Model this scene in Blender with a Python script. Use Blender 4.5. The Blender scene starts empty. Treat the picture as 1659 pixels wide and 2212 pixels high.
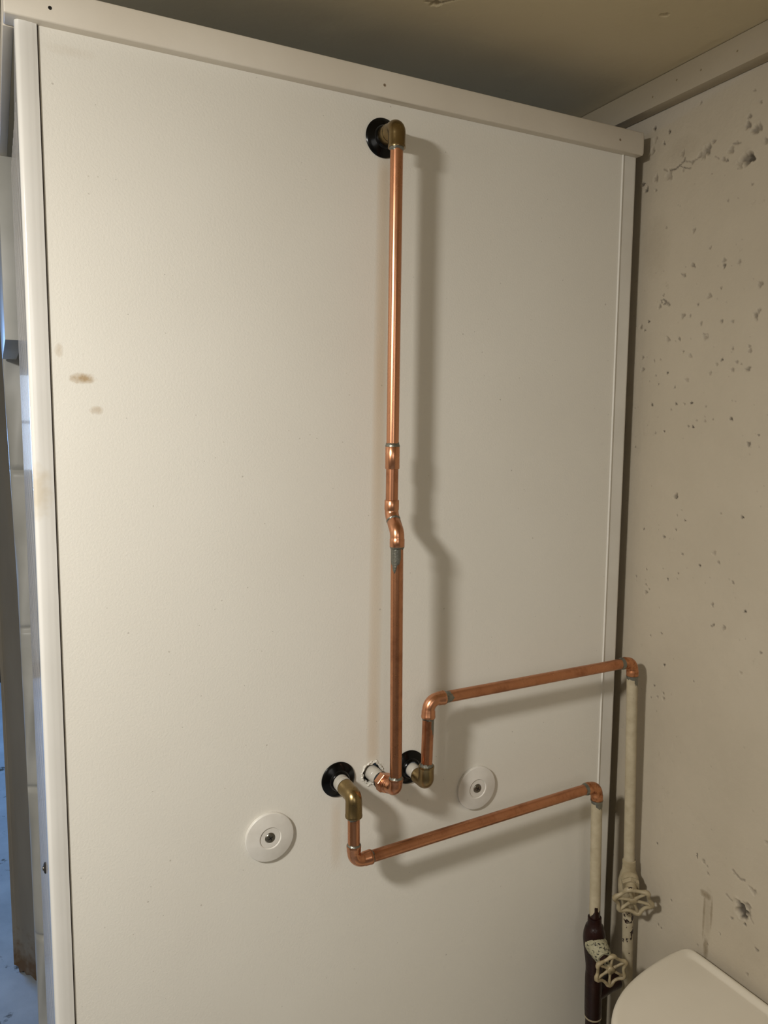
import bpy, bmesh, math, random
import numpy as np
from mathutils import Vector, Matrix
random.seed(7)
SC = bpy.context.scene
COL = SC.collection
PI = math.pi

# ------------------------------------------------------------ camera
cam_d = bpy.data.cameras.new('camera'); cam = bpy.data.objects.new('camera', cam_d); COL.objects.link(cam)
R = [[0.892485, -0.041516, 0.449163], [-0.451005, -0.099993, 0.886902], [0.008093, -0.994122, -0.107966]]
CAM = (-0.0339, -0.86134, 1.53645)
cam.matrix_world = Matrix(((R[0][0], -R[0][1], -R[0][2], CAM[0]), (R[1][0], -R[1][1], -R[1][2], CAM[1]),
                           (R[2][0], -R[2][1], -R[2][2], CAM[2]), (0, 0, 0, 1)))
cam_d.sensor_fit = 'VERTICAL'; cam_d.sensor_height = 24.0; cam_d.lens = 24.0 * 1661 / 2212
cam_d.clip_start = 0.02
SC.camera = cam
# ------------------------------------------------------------ world: overcast daylight outside the far window
w = bpy.data.worlds.new('daylight'); SC.world = w; w.use_nodes = True
bg = w.node_tree.nodes['Background']; bg.inputs[0].default_value = (0.60, 0.76, 1.0, 1); bg.inputs[1].default_value = 1.7
# ------------------------------------------------------------ lights
def area(name, loc, direction, size, power, col, shape='DISK', size_y=None):
    d = bpy.data.lights.new(name, 'AREA'); d.shape = shape; d.size = size
    if size_y: d.size_y = size_y
    d.energy = power; d.color = col
    o = bpy.data.objects.new(name, d); COL.objects.link(o); o.location = loc
    o.rotation_euler = Vector(direction).to_track_quat('-Z', 'Y').to_euler(); return o
area('wall_lamp_light', (-0.60, -0.65, 1.88), (0.27, 0.27, -0.92), 0.13, 18.5, (1.0, 0.975, 0.92))
d = bpy.data.lights.new('room_fill_light', 'POINT'); d.energy = 10.0; d.color = (1.0, 0.98, 0.94); d.shadow_soft_size = 0.32  # added fill behind the camera, soft so it throws no clear shadows
o = bpy.data.objects.new('room_fill_light', d); COL.objects.link(o); o.location = (-0.15, -1.95, 1.72)
area('added_daylight', (-1.65, 4.12, 1.42), (0.35, -1, -0.60), 0.85, 90.0, (0.25, 0.50, 1.0), 'RECTANGLE', 0.70)  # added blue area light, brightens the back room floor
SC.view_settings.view_transform = 'Standard'; SC.view_settings.look = 'None'
SC.view_settings.exposure = -0.10; SC.view_settings.gamma = 1.0; SC.view_settings.use_curve_mapping = False

# ------------------------------------------------------------ materials
def lin(h):
    c = [int(h[i:i+2], 16) / 255 for i in (0, 2, 4)]
    return tuple(x / 12.92 if x <= .04045 else ((x + .055) / 1.055) ** 2.4 for x in c) + (1,)
class NT:
    def __init__(s, name):
        s.m = bpy.data.materials.new(name); s.m.use_nodes = True; s.t = s.m.node_tree
        s.b = s.t.nodes['Principled BSDF']; s._g = None
    def n(s, typ, **kw):
        o = s.t.nodes.new(typ)
        for k, v in kw.items():
            if k.startswith('i_'):
                key = k[2:]; o.inputs[int(key) if key.isdigit() else key.replace('_', ' ')].default_value = v
            else: setattr(o, k, v)
        return o
    def l(s, a, b): s.t.links.new(a, b)
    def pos(s):
        if s._g is None: s._g = s.n('ShaderNodeNewGeometry')
        return s._g.outputs['Position']
    def noise(s, scale, detail=4, rough=.55, vec=None, stretch=None):
        x = s.n('ShaderNodeTexNoise', i_Scale=scale, i_Detail=detail, i_Roughness=rough)
        v = vec or s.pos()
        if stretch:
            mp = s.n('ShaderNodeMapping'); mp.inputs['Scale'].default_value = stretch; s.l(v, mp.inputs[0]); v = mp.outputs[0]
        s.l(v, x.inputs['Vector']); return x.outputs['Fac']
    def ramp(s, v, a, b, ca=(0, 0, 0, 1), cb=(1, 1, 1, 1)):
        r = s.n('ShaderNodeValToRGB'); e = r.color_ramp.elements
        e[0].position = a; e[0].color = ca; e[1].position = b; e[1].color = cb; s.l(v, r.inputs[0]); return r.outputs[0]
    def math(s, op, a, b=None, clamp=False):
        m = s.n('ShaderNodeMath', operation=op); m.use_clamp = clamp
        for i, v in enumerate((a, b)):
            if v is None: continue
            if isinstance(v, (int, float)): m.inputs[i].default_value = v
            else: s.l(v, m.inputs[i])
        return m.outputs[0]
    def mix(s, f, a, b):
        m = s.n('ShaderNodeMix', data_type='RGBA')
        for k, v in ((0, f), (6, a), (7, b)):
            if isinstance(v, (int, float, tuple)): m.inputs[k].default_value = v
            else: s.l(v, m.inputs[k])
        return m.outputs[2]
    def xyz(s):
        x = s.n('ShaderNodeSeparateXYZ'); s.l(s.pos(), x.inputs[0]); return x.outputs
    def bump(s, h, strength=.2, dist=.001):
        b = s.n('ShaderNodeBump'); b.inputs['Strength'].default_value = strength; b.inputs['Distance'].default_value = dist
        s.l(h, b.inputs['Height']); s.l(b.outputs[0], s.b.inputs['Normal']); return b
    def col(s, v):
        if isinstance(v, tuple): s.b.inputs['Base Color'].default_value = v
        else: s.l(v, s.b.inputs['Base Color'])
    def set(s, **kw):
        for k, v in kw.items(): s.b.inputs[k.replace('_', ' ')].default_value = v
        return s
def blob(n, X, cx, cz, rx, rz, amp=1.0, hx=0, hz=2, wob=None):
    """soft stain of its own shape around a point of the panel"""
    a = n.math('DIVIDE', n.math('SUBTRACT', X[hx], cx), rx); b = n.math('DIVIDE', n.math('SUBTRACT', X[hz], cz), rz)
    d = n.math('ADD', n.math('MULTIPLY', a, a), n.math('MULTIPLY', b, b))
    if wob is not None: d = n.math('ADD', d, n.math('MULTIPLY', n.math('SUBTRACT', wob, .5), 1.6))
    return n.math('MULTIPLY', n.math('SUBTRACT', 1.0, d, clamp=True), amp)
def simple(name, c1, c2=None, rough=.5, metal=0, scale=30, bump=None, stretch=None, lo=.35, hi=.65, **kw):
    n = NT(name); n.set(Roughness=rough, Metallic=metal, **kw)
    if c2: n.col(n.ramp(n.noise(scale, stretch=stretch), lo, hi, lin(c1), lin(c2)))
    else: n.col(lin(c1))
    if bump: n.bump(n.noise(bump[0], 3), bump[1], bump[2])
    return n.m
M = {}
# white shower panel: moulded plastic with faint orange peel and a few rust coloured splashes
n = NT('white_panel'); n.set(Roughness=.48); X = n.xyz()
base = n.ramp(n.noise(2.2, 3), .3, .7, lin('D6D1C6'), lin('DDD9CF'))
wob = n.noise(140, 4)
st = blob(n, X, .0508, 1.5857, .014, .0065, .8, wob=wob)
for a in ((.0634, 1.5531, .008, .005, .4), (.0292, 1.613, .005, .008, .3), (.05, 1.905, .03, .006, .10)):
    st = n.math('MAXIMUM', st, blob(n, X, *a, wob=wob))
# old ochre water runs below the pipe holes
def run(cx, slope, z0, z1, half, amp):
    d = n.math('DIVIDE', n.math('SUBTRACT', n.math('SUBTRACT', X[0], cx), n.math('MULTIPLY', n.math('SUBTRACT', X[2], z0), slope)), half)
    a = n.math('SUBTRACT', 1.0, n.math('MULTIPLY', d, d), clamp=True)
    t = n.math('MULTIPLY', n.math('MULTIPLY', n.math('SUBTRACT', X[2], z0), 40.0, clamp=True), n.math('MULTIPLY', n.math('SUBTRACT', z1, X[2]), 40.0, clamp=True))
    return n.math('MULTIPLY', n.math('MULTIPLY', a, t), n.math('MULTIPLY', n.math('ADD', n.noise(9, 3, stretch=(1, 1, .5)), .25), amp))
runs = n.math('MAXIMUM', run(.3885, .0140, 1.09, 1.868, .0105, .44), run(.3372, 0, .965, 1.072, .0085, .30))
base = n.mix(runs, base, lin('B8935C'))
dots = n.math('MULTIPLY', n.math('GREATER_THAN', n.noise(230, 0), .86), .4)
c = n.mix(st, base, lin('9A7A45')); c = n.mix(dots, c, lin('8A7F70'))
n.col(c); n.bump(n.noise(380, 2), .2, .0012); M['panel'] = n.m
# glossy extruded plastic profile
n = NT('white_profile'); n.set(Roughness=.16); n.b.inputs['Coat Weight'].default_value = .2; X = n.xyz()
st = blob(n, X, .002, 1.47, .02, .03, .35, wob=n.noise(90, 3))
n.col(n.mix(st, n.ramp(n.noise(6, 3), .3, .7, lin('D5D2CB'), lin('DEDBD5')), lin('B59C66')))
n.bump(n.noise(300, 1, stretch=(1, 1, .02)), .06, .0006); M['profile'] = n.m
M['profile_matt'] = simple('white_profile_matt', 'CFCAC0', 'D8D4CB', .35, scale=9)
M['side'] = simple('side_strip_dimmed', 'ADA9A4', 'B9B5B0', .12, scale=12)  # greyer than the front profile, weaker light on this side put into the colour
M['trim'] = simple('white_trim', 'CBC2B3', 'D2CABC', .42, scale=7, bump=(350, .08, .001))
M['dark_hole'] = simple('dark_hole', '15120E', '241E17', .9, scale=60)
# copper: brushed pipe, tarnished in drifting patches
def copper(name, a, b, tarn, rough, ta, tb):
    n = NT(name); n.set(Metallic=1.0)
    g = n.noise(55, 5, stretch=(1, 1, .25)); t = n.noise(24, 6, .65)
    c = n.mix(g, lin(a), lin(b)); c = n.mix(n.ramp(t, ta, tb), c, lin(tarn)); n.col(c)
    n.l(n.math('ADD', n.math('MULTIPLY', t, .18), rough), n.b.inputs['Roughness'])
    n.bump(n.noise(260, 3, stretch=(1, 1, .12)), .12, .0005); return n.m
M['copper'] = copper('copper', 'CE9674', 'BE8260', '8E5A40', .20, .50, .75)
M['copper_bright'] = copper('copper_bright', 'DAA07E', 'CE926E', 'A87454', .19, .55, .8)
M['copper_dull'] = copper('copper_dull', 'BE7450', 'AD6543', '8A4E34', .24, .45, .7)
n = NT('scorched_copper'); n.set(Metallic=.9, Roughness=.4)
n.col(n.mix(n.ramp(n.noise(130, 5), .46, .68), lin('C68A62'), lin('8A5434'))); M['scorched'] = n.m
n = NT('brass'); n.set(Metallic=1.0)
n.col(n.mix(n.noise(60, 5), lin('A08D66'), lin('7A6544'))); n.l(n.math('ADD', n.math('MULTIPLY', n.noise(40), .2), .18), n.b.inputs['Roughness'])
n.bump(n.noise(500, 3), .15, .0005); M['brass'] = n.m
n = NT('solder'); n.set(Metallic=.85, Roughness=.32)
n.col(n.mix(n.noise(150, 4), lin('8E8C82'), lin('6E7068'))); n.bump(n.noise(400, 3), .4, .0008); M['solder'] = n.m
M['black_plastic'] = simple('black_gloss_plastic', '040404', rough=.2, Specular_IOR_Level=.22)
M['black_rubber'] = simple('black_rubber', '101010', '1A1918', .6, scale=80)
M['white_plastic'] = simple('white_plastic', 'B9B4AA', 'ADA89D', .3, scale=40)
M['cap'] = simple('cap_plastic', 'CFCAC1', 'D9D5CD', .36, scale=35, bump=(180, .12, .001))
M['screw'] = simple('screw_steel', '6A665C', '8A867B', .35, .9, scale=200)
M['torn'] = simple('torn_plastic', 'C9C4B8', 'E2DED4', .5, scale=200)
# chipped cream paint over dark pipe
def painted(name, zcut=None, chips=.68, cream=('B3A78E', 'A1957B'), zband=None):
    n = NT(name); X = n.xyz()
    c = n.ramp(n.noise(70, 5), .3, .7, lin(cream[1]), lin(cream[0]))
    dark = n.mix(n.noise(120), lin('2A0E08'), lin('160A07'))
    f = n.ramp(n.noise(85, 5, .6), chips, chips + .012)
    if zband: # more chips within a band
        b = n.math('MULTIPLY', n.math('LESS_THAN', n.math('ABSOLUTE', n.math('SUBTRACT', X[2], zband[0])), zband[1]), .14)
        f = n.ramp(n.math('ADD', n.noise(85, 5, .6), b), chips, chips + .012)
    if zcut:
        e = n.math('ADD', X[2], n.math('MULTIPLY', n.math('SUBTRACT', n.noise(95, 3, stretch=(1, 1, .3)), .5), .085))
        f = n.math('MAXIMUM', f, n.math('LESS_THAN', e, zcut))
    n.col(n.mix(f, c, dark)); n.l(n.math('ADD', n.math('MULTIPLY', f, -.22), .5), n.b.inputs['Roughness'])
    n.bump(n.math('SUBTRACT', n.noise(130, 4), n.math('MULTIPLY', f, 1.2)), .35, .0008); return n.m
M['painted_right'] = painted('chipped_cream_paint', chips=.70, zband=(.785, .03))
M['painted_left'] = painted('peeling_cream_paint', zcut=.825, chips=.72)
M['painted_valve'] = painted('painted_valve', chips=.66, cream=('A99C80', '8E8063'))
M['dark_pipe'] = simple('dark_red_brown_paint', '170705', '230C08', .32, scale=60, bump=(180, .5, .001), Specular_IOR_Level=.3)
n = NT('tape_wrap'); n.set(Roughness=.6); n.col(n.mix(n.ramp(n.noise(170, 5, .65, stretch=(1, 1, 1.8)), .53, .60), lin('9C977C'), lin('1A1610'))); n.bump(n.noise(240, 4), .8, .0015); M['tape'] = n.m
M['porcelain'] = simple('toilet_white', 'CFC7B6', 'D3CBBB', .42, scale=8, bump=(600, .05, .0006))
# rough painted concrete with pits (attribute 'pit' sets how far they are darkened inside)
def concrete(name, a, b, pitcol, bs=.35, scale=3.0, stains=()):
    n = NT(name); n.set(Roughness=.8)
    c = n.ramp(n.noise(scale, 6, .6), .3, .7, lin(a), lin(b))
    f = n.noise(26, 6, .7); c = n.mix(n.ramp(f, .66, .78), c, n.mix(.35, c, lin('6E604A')))
    if stains:
        X = n.xyz(); wob = n.noise(120, 5, .7); st = 0.0
        for q in stains: st = n.math('MAXIMUM', st, blob(n, X, *q, hx=1, wob=wob))
        c = n.mix(st, c, lin('6A5A3C'))
    at = n.n('ShaderNodeAttribute', attribute_name='pit')
    c = n.mix(at.outputs['Fac'], c, lin(pitcol)); n.col(c)
    n.bump(n.math('ADD', n.noise(90, 5), n.noise(16, 4)), bs, .0022); return n.m
M['wall'] = concrete('painted_concrete', 'AA9F8C', 'B6AB98', '2A2118', stains=[(-.1655, .893, .012, .007, .7), (-.1640, .862, .0025, .040, .55), (-.1760, .872, .0025, .030, .5), (-.1700, .865, .009, .045, .22), (-.1700, .815, .005, .020, .6), (-.06, 1.92, .03, .02, .15), (-.02, 1.80, .03, .05, .12)])
M['ceiling'] = concrete('grey_ceiling', 'BEAF8E', 'C5B695', '5A4A36', .12)
n = NT('floor_concrete'); n.set(Roughness=.55)
c = n.ramp(n.noise(5, 7, .65), .3, .7, lin('9CA2A9'), lin('B8BEC4')); c = n.mix(n.ramp(n.noise(11, 6, .7), .60, .66), c, lin('4E4B44')); n.col(c)
n.bump(n.noise(60, 5), .3, .002); M['floor'] = n.m
M['wall_back'] = simple('back_room_wall', '8E8C86', '9C9A93', .85, scale=5, bump=(60, .3, .002))
M['left_wall'] = simple('left_room_wall', '9E988C', 'A69F94', .85, scale=5, bump=(60, .3, .002))
n = NT('jamb_paint'); n.set(Roughness=.6); X = n.xyz()
c = n.ramp(n.noise(16, 5, stretch=(1, 1, .2)), .3, .7, lin('8A806F'), lin('968C7A'))
e = n.math('ADD', X[2], n.math('MULTIPLY', n.math('SUBTRACT', n.noise(30, 4), .5), .28))
c = n.mix(n.ramp(e, .02, .12, (1, 1, 1, 1), (0, 0, 0, 1)), c, lin('6E5330')); c = n.mix(n.math('GREATER_THAN', n.noise(60, 2), .78), c, lin('2A2218'))
n.col(c); n.bump(n.noise(120, 3, stretch=(1, 1, .1)), .3, .001); M['jamb'] = n.m
# shower curtain: thin translucent plastic
n = NT('curtain_plastic'); n.set(Roughness=.45); n.col(n.ramp(n.noise(9, 4), .3, .7, lin('A9A79F'), lin('B9B7B0')))
n.b.inputs['Transmission Weight'].default_value = 0.0; M['curtain'] = n.m
M['glass'] = NT('window_glass').set(Roughness=.02, Transmission_Weight=1.0, IOR=1.45).m
M['frame'] = simple('window_frame_white', 'CFCFCC', 'D8D8D5', .4, scale=12)

# ------------------------------------------------------------ mesh helpers
def finish(name, bm, mat, parent=None, smooth=True, angle=38, label=None, kind=None):
    bmesh.ops.recalc_face_normals(bm, faces=bm.faces)
    me = bpy.data.meshes.new(name)
    if parent is not None: bmesh.ops.translate(bm, verts=bm.verts, vec=-Vector(parent['_w']))
    bm.to_mesh(me); bm.free()
    if smooth:
        me.shade_smooth(); me.set_sharp_from_angle(angle=math.radians(angle))
    me.materials.append(M[mat] if isinstance(mat, str) else mat)
    o = bpy.data.objects.new(name, me); COL.objects.link(o)
    if parent is not None:
        o.parent = parent; o['_w'] = list(parent['_w'])
    else: o['_w'] = [0, 0, 0]
    if label: o['label'] = label
    if kind: o['kind'] = kind
    return o
def thing(name, label, cat, loc, group=None):
    o = bpy.data.objects.new(name, None); COL.objects.link(o); o.location = loc; o['_w'] = list(loc)
    o.empty_display_size = .02; o['label'] = label; o['category'] = cat
    if group: o['group'] = group
    return o
def tag(o, label, cat, group=None):
    o['label'] = label; o['category'] = cat
    if group: o['group'] = group
    return o
def box(bm, a, b, bev=0, seg=2):
    v = [bm.verts.new((x, y, z)) for x in (a[0], b[0]) for y in (a[1], b[1]) for z in (a[2], b[2])]
    f = [bm.faces.new([v[i] for i in q]) for q in ((0, 1, 3, 2), (4, 6, 7, 5), (0, 4, 5, 1), (2, 3, 7, 6), (0, 2, 6, 4), (1, 5, 7, 3))]
    if bev:
        es = list({e for q in f for e in q.edges}); bmesh.ops.bevel(bm, geom=es, offset=bev, segments=seg, affect='EDGES', profile=.5)
    return bm
def B(a, b, bev=0, seg=2): return box(bmesh.new(), a, b, bev, seg)
def tube(bm, pts, rad, seg=28, cap=True, closed=False):
    pts = [Vector(p) for p in pts]; N = len(pts)
    if isinstance(rad, (int, float)): rad = [rad] * N
    T = []
    for i in range(N):
        if closed: t = pts[(i + 1) % N] - pts[i - 1]
        else:
            t = Vector((0, 0, 0))
            if i > 0 and (pts[i] - pts[i-1]).length > 1e-9: t += (pts[i] - pts[i-1]).normalized()
            if i < N - 1 and (pts[i+1] - pts[i]).length > 1e-9: t += (pts[i+1] - pts[i]).normalized()
        T.append(t.normalized())
    u = T[0].orthogonal().normalized(); rings = []
    for i in range(N):
        u = (u - T[i] * u.dot(T[i])).normalized(); v = T[i].cross(u)
        rings.append([bm.verts.new(pts[i] + (u * math.cos(a) + v * math.sin(a)) * rad[i]) for a in [2*PI*k/seg for k in range(seg)]])
    for i in range(N if closed else N - 1):
        A, Bq = rings[i], rings[(i + 1) % N]
        off = 0
        if closed and i == N - 1:
            off = min(range(seg), key=lambda k: (Bq[k].co - A[0].co).length)
        for k in range(seg): bm.faces.new((A[k], A[(k+1) % seg], Bq[(k+1+off) % seg], Bq[(k+off) % seg]))
    if cap and not closed:
        bm.faces.new(rings[0][::-1]); bm.faces.new(rings[-1])
    return bm
def lathe(bm, org, axis, prof, seg=48, cap=True):
    """prof: (distance along axis, radius)"""
    org = Vector(org); a = Vector(axis).normalized(); u = a.orthogonal().normalized(); v = a.cross(u); rings = []
    for d, r in prof:
        rings.append([bm.verts.new(org + a * d + (u * math.cos(t) + v * math.sin(t)) * r) for t in [2*PI*k/seg for k in range(seg)]])
    for A, Q in zip(rings[:-1], rings[1:]):
        for k in range(seg): bm.faces.new((A[k], A[(k+1) % seg], Q[(k+1) % seg], Q[k]))
    if cap: bm.faces.new(rings[0][::-1]); bm.faces.new(rings[-1])
    return bm
def elbow_path(corner, da, db, ra, la, lb, n=9):
    """from the end of socket a, round the corner, to the end of socket b"""
    c = Vector(corner); da = Vector(da).normalized(); db = Vector(db).normalized()
    th = math.acos(max(-1, min(1, da.dot(db)))); half = th / 2; tl = ra / math.tan(half)  # tangent length
    ctr = c + (da + db).normalized() * (ra / math.sin(half))
    p0 = c + da * tl; p1 = c + db * tl; arc = []
    r0 = (p0 - ctr); r1 = (p1 - ctr); ang = r0.angle(r1)
    for i in range(n + 1):
        t = i / n; arc.append(ctr + (r0 * math.sin((1 - t) * ang) + r1 * math.sin(t * ang)) / math.sin(ang))
    return [c + da * (tl + la)], arc, [c + db * (tl + lb)]
def elbow(name, parent, corner, da, db, mat, Rs=.0088, Rb=.0082, ra=.010, la=.011, lb=.011, lip=0, label=None):
    A, arc, Q = elbow_path(corner, da, db, ra, la, lb); da = Vector(da).normalized(); db = Vector(db).normalized()
    P = [A[0], A[0] - da * .0006]; rr = [Rs - .0006, Rs]
    if lip: P = [A[0], A[0] - da * .0005, A[0] - da * .0028, A[0] - da * .0034]; rr = [Rs + lip * .6, Rs + lip, Rs + lip, Rs]
    P += [arc[0] + da * .0015]; rr += [Rs]
    P += arc; rr += [Rb] * len(arc)
    P += [arc[-1] + db * .0015]; rr += [Rs]
    if lip: P += [Q[0] - db * .0034, Q[0] - db * .0028, Q[0] - db * .0005, Q[0]]; rr += [Rs, Rs + lip, Rs + lip, Rs + lip * .6]
    else: P += [Q[0] - db * .0006, Q[0]]; rr += [Rs, Rs - .0006]
    return finish(name, tube(bmesh.new(), P, rr, 32), mat, parent, angle=50, label=label), A[0], Q[0]
def pipe(parent, a, b, mat='copper', r=.0075, name='copper_pipe', label=None, n=6):
    a = Vector(a); b = Vector(b)
    return finish(name, tube(bmesh.new(), [a.lerp(b, i / n) for i in range(n + 1)], r, 32), mat, parent, label=label)
def ring(parent, at, d, r=.0080, wdt=.0022, mat='solder', name='solder_ring'):
    """fillet of solder at a socket mouth, d pointing away from the socket"""
    at = Vector(at); d = Vector(d).normalized(); bm = bmesh.new()
    prof = [(-.0008, r + .0009), (0.0003, r + .0008), (wdt * .5, r + .0003), (wdt, r - .0003)]
    lathe(bm, at, d, prof, 32)
    rn = random.Random(int(abs(at.x * 1e5)) + int(at.z * 1e4))
    for v in bm.verts:
        t = (v.co - at).dot(d)
        if t > wdt * .8: v.co += d * rn.uniform(-.0004, .0016)
    return finish(name, bm, mat, parent, angle=70)
def smear(parent, a, d, out, r, length, half, seed=1, mat='solder'):
    """thin run of solder on a pipe below a joint: partial shell, ragged at its end"""
    a = Vector(a); d = Vector(d).normalized(); o = Vector(out); o = (o - d * o.dot(d)).normalized(); s = d.cross(o)
    rn = random.Random(seed); bm = bmesh.new(); n, m = 12, 10; V = []
    for i in range(n + 1):
        th = (i / n * 2 - 1) * half; L = length * (0.35 + .65 * math.cos(th / half * 1.35)) * rn.uniform(.75, 1.1)
        V.append([bm.verts.new(a + d * (L * j / m) + (o * math.cos(th) + s * math.sin(th)) * (r + .00022 * (1 if 0 < i < n and j < m else -1.5))) for j in range(m + 1)])
    for i in range(n):
        for j in range(m): bm.faces.new((V[i][j], V[i+1][j], V[i+1][j+1], V[i][j+1]))
    return finish('solder_smear', bm, mat, parent, angle=70)
def hexnut(bm, org, axis, R, d0, d1, ch=.0006):
    org = Vector(org); a = Vector(axis).normalized(); u = a.orthogonal().normalized(); v = a.cross(u); rings = []
    for d, r in ((d0, R - ch), (d0 + ch, R), (d1 - ch, R), (d1, R - ch)):
        rings.append([bm.verts.new(org + a * d + (u * math.cos(t) + v * math.sin(t)) * r) for t in [2*PI*k/6 for k in range(6)]])
    for A, Q in zip(rings[:-1], rings[1:]):
        for k in range(6): bm.faces.new((A[k], A[(k+1) % 6], Q[(k+1) % 6], Q[k]))
    bm.faces.new(rings[0][::-1]); bm.faces.new(rings[-1]); return bm

# ------------------------------------------------------------ setting
W = .827; ZC = 2.022
def structure(name, bm, mat, parent=None, smooth=False):
    o = finish(name, bm, mat, parent, smooth=smooth)
    if parent is None: o['kind'] = 'structure'
    return o
def relief(name, u0, u1, v0, v1, step, mapf, pits, outer, mat, bumps=0.0):
    """wall or ceiling sheet with real pits: fine grid where it is seen closely, coarse frame around it"""
    nu = int((u1 - u0) / step) + 1; nv = int((v1 - v0) / step) + 1
    U, V = np.meshgrid(np.linspace(u0, u1, nu), np.linspace(v0, v1, nv), indexing='ij')
    D = np.zeros_like(U); P = np.zeros_like(U); rs = np.random.RandomState(3)
    for (pu, pv, r, d) in pits:
        ri = max(r, .0009); k0 = int((pu - u0 - 2.5*ri) / step); k1 = int((pu - u0 + 2.5*ri) / step) + 2
        l0 = int((pv - v0 - 2.5*ri) / step); l1 = int((pv - v0 + 2.5*ri) / step) + 2
        k0, l0 = max(k0, 0), max(l0, 0); k1, l1 = min(k1, nu), min(l1, nv)
        if k0 >= k1 or l0 >= l1: continue
        a = U[k0:k1, l0:l1] - pu; b = V[k0:k1, l0:l1] - pv
        el = rs.uniform(.75, 1.3); th = rs.uniform(0, PI)
        x = (a * math.cos(th) + b * math.sin(th)) * el; y = (-a * math.sin(th) + b * math.cos(th)) / el
        ang = np.arctan2(y, x); rr = ri * (1 + .22 * np.sin(3 * ang + rs.uniform(0, 6)) + .14 * np.sin(5 * ang + rs.uniform(0, 6)))
        q = np.sqrt(x*x + y*y) / rr
        dep = np.clip(1.25 - q, 0, 1) ** .6 * ri * (.5 + .6 * d)
        rim = np.exp(-((q - 1.35) / .25) ** 2) * ri * .12
        D[k0:k1, l0:l1] = np.maximum(D[k0:k1, l0:l1], dep) ; D[k0:k1, l0:l1] -= np.where(dep <= 0, rim, 0)
        P[k0:k1, l0:l1] = np.maximum(P[k0:k1, l0:l1], np.clip(1.15 - q, 0, .5) * 2 * d * .85)
    # gentle trowelled unevenness, zero at the border
    for _ in range(26):
        cu, cv = rs.uniform(u0, u1), rs.uniform(v0, v1); s = rs.uniform(.01, .035)
        D += rs.uniform(-1, 1) * bumps * np.exp(-((U - cu)**2 + (V - cv)**2) / (2*s*s))
    edge = np.minimum(np.minimum(U - u0, u1 - U), np.minimum(V - v0, v1 - V)); D *= np.clip(edge / .01, 0, 1)
    co = mapf(U, V, D).reshape(-1, 3)
    idx = np.arange(nu * nv).reshape(nu, nv)
    F = np.stack([idx[:-1, :-1], idx[1:, :-1], idx[1:, 1:], idx[:-1, 1:]], -1).reshape(-1, 4)
    ou0, ou1, ov0, ov1 = outer; base = nu * nv
    z = np.zeros(1)
    ex = [(ou0, ov0), (u0, ov0), (u1, ov0), (ou1, ov0), (ou0, v0), (u0, v0), (u1, v0), (ou1, v0), (ou0, v1), (u0, v1), (u1, v1), (ou1, v1), (ou0, ov1), (u0, ov1), (u1, ov1), (ou1, ov1)]
    E = mapf(np.array([e[0] for e in ex]), np.array([e[1] for e in ex]), np.zeros(16)).reshape(-1, 3)
    G = []
    for r in range(3):
        for c in range(3):
            if r == 1 and c == 1: continue
            k = r * 4 + c; G.append([base + k, base + k + 1, base + k + 5, base + k + 4])
    co = np.concatenate([co, E]); F = np.concatenate([F, np.array(G)])
    me = bpy.data.meshes.new(name); me.vertices.add(len(co)); me.vertices.foreach_set('co', co.ravel().astype('f'))
    me.loops.add(F.size); me.loops.foreach_set('vertex_index', F.ravel().astype('i'))
    me.polygons.add(len(F)); me.polygons.foreach_set('loop_start', np.arange(0, F.size, 4).astype('i'))
    me.update(calc_edges=True); me.validate(); me.shade_smooth()
    at = me.attributes.new('pit', 'FLOAT', 'POINT'); at.data.foreach_set('value', np.concatenate([P.ravel(), np.zeros(16)]).astype('f'))
    me.materials.append(M[mat]); o = bpy.data.objects.new(name, me); COL.objects.link(o); o['kind'] = 'structure'; o['_w'] = [0, 0, 0]
    return o
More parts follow.
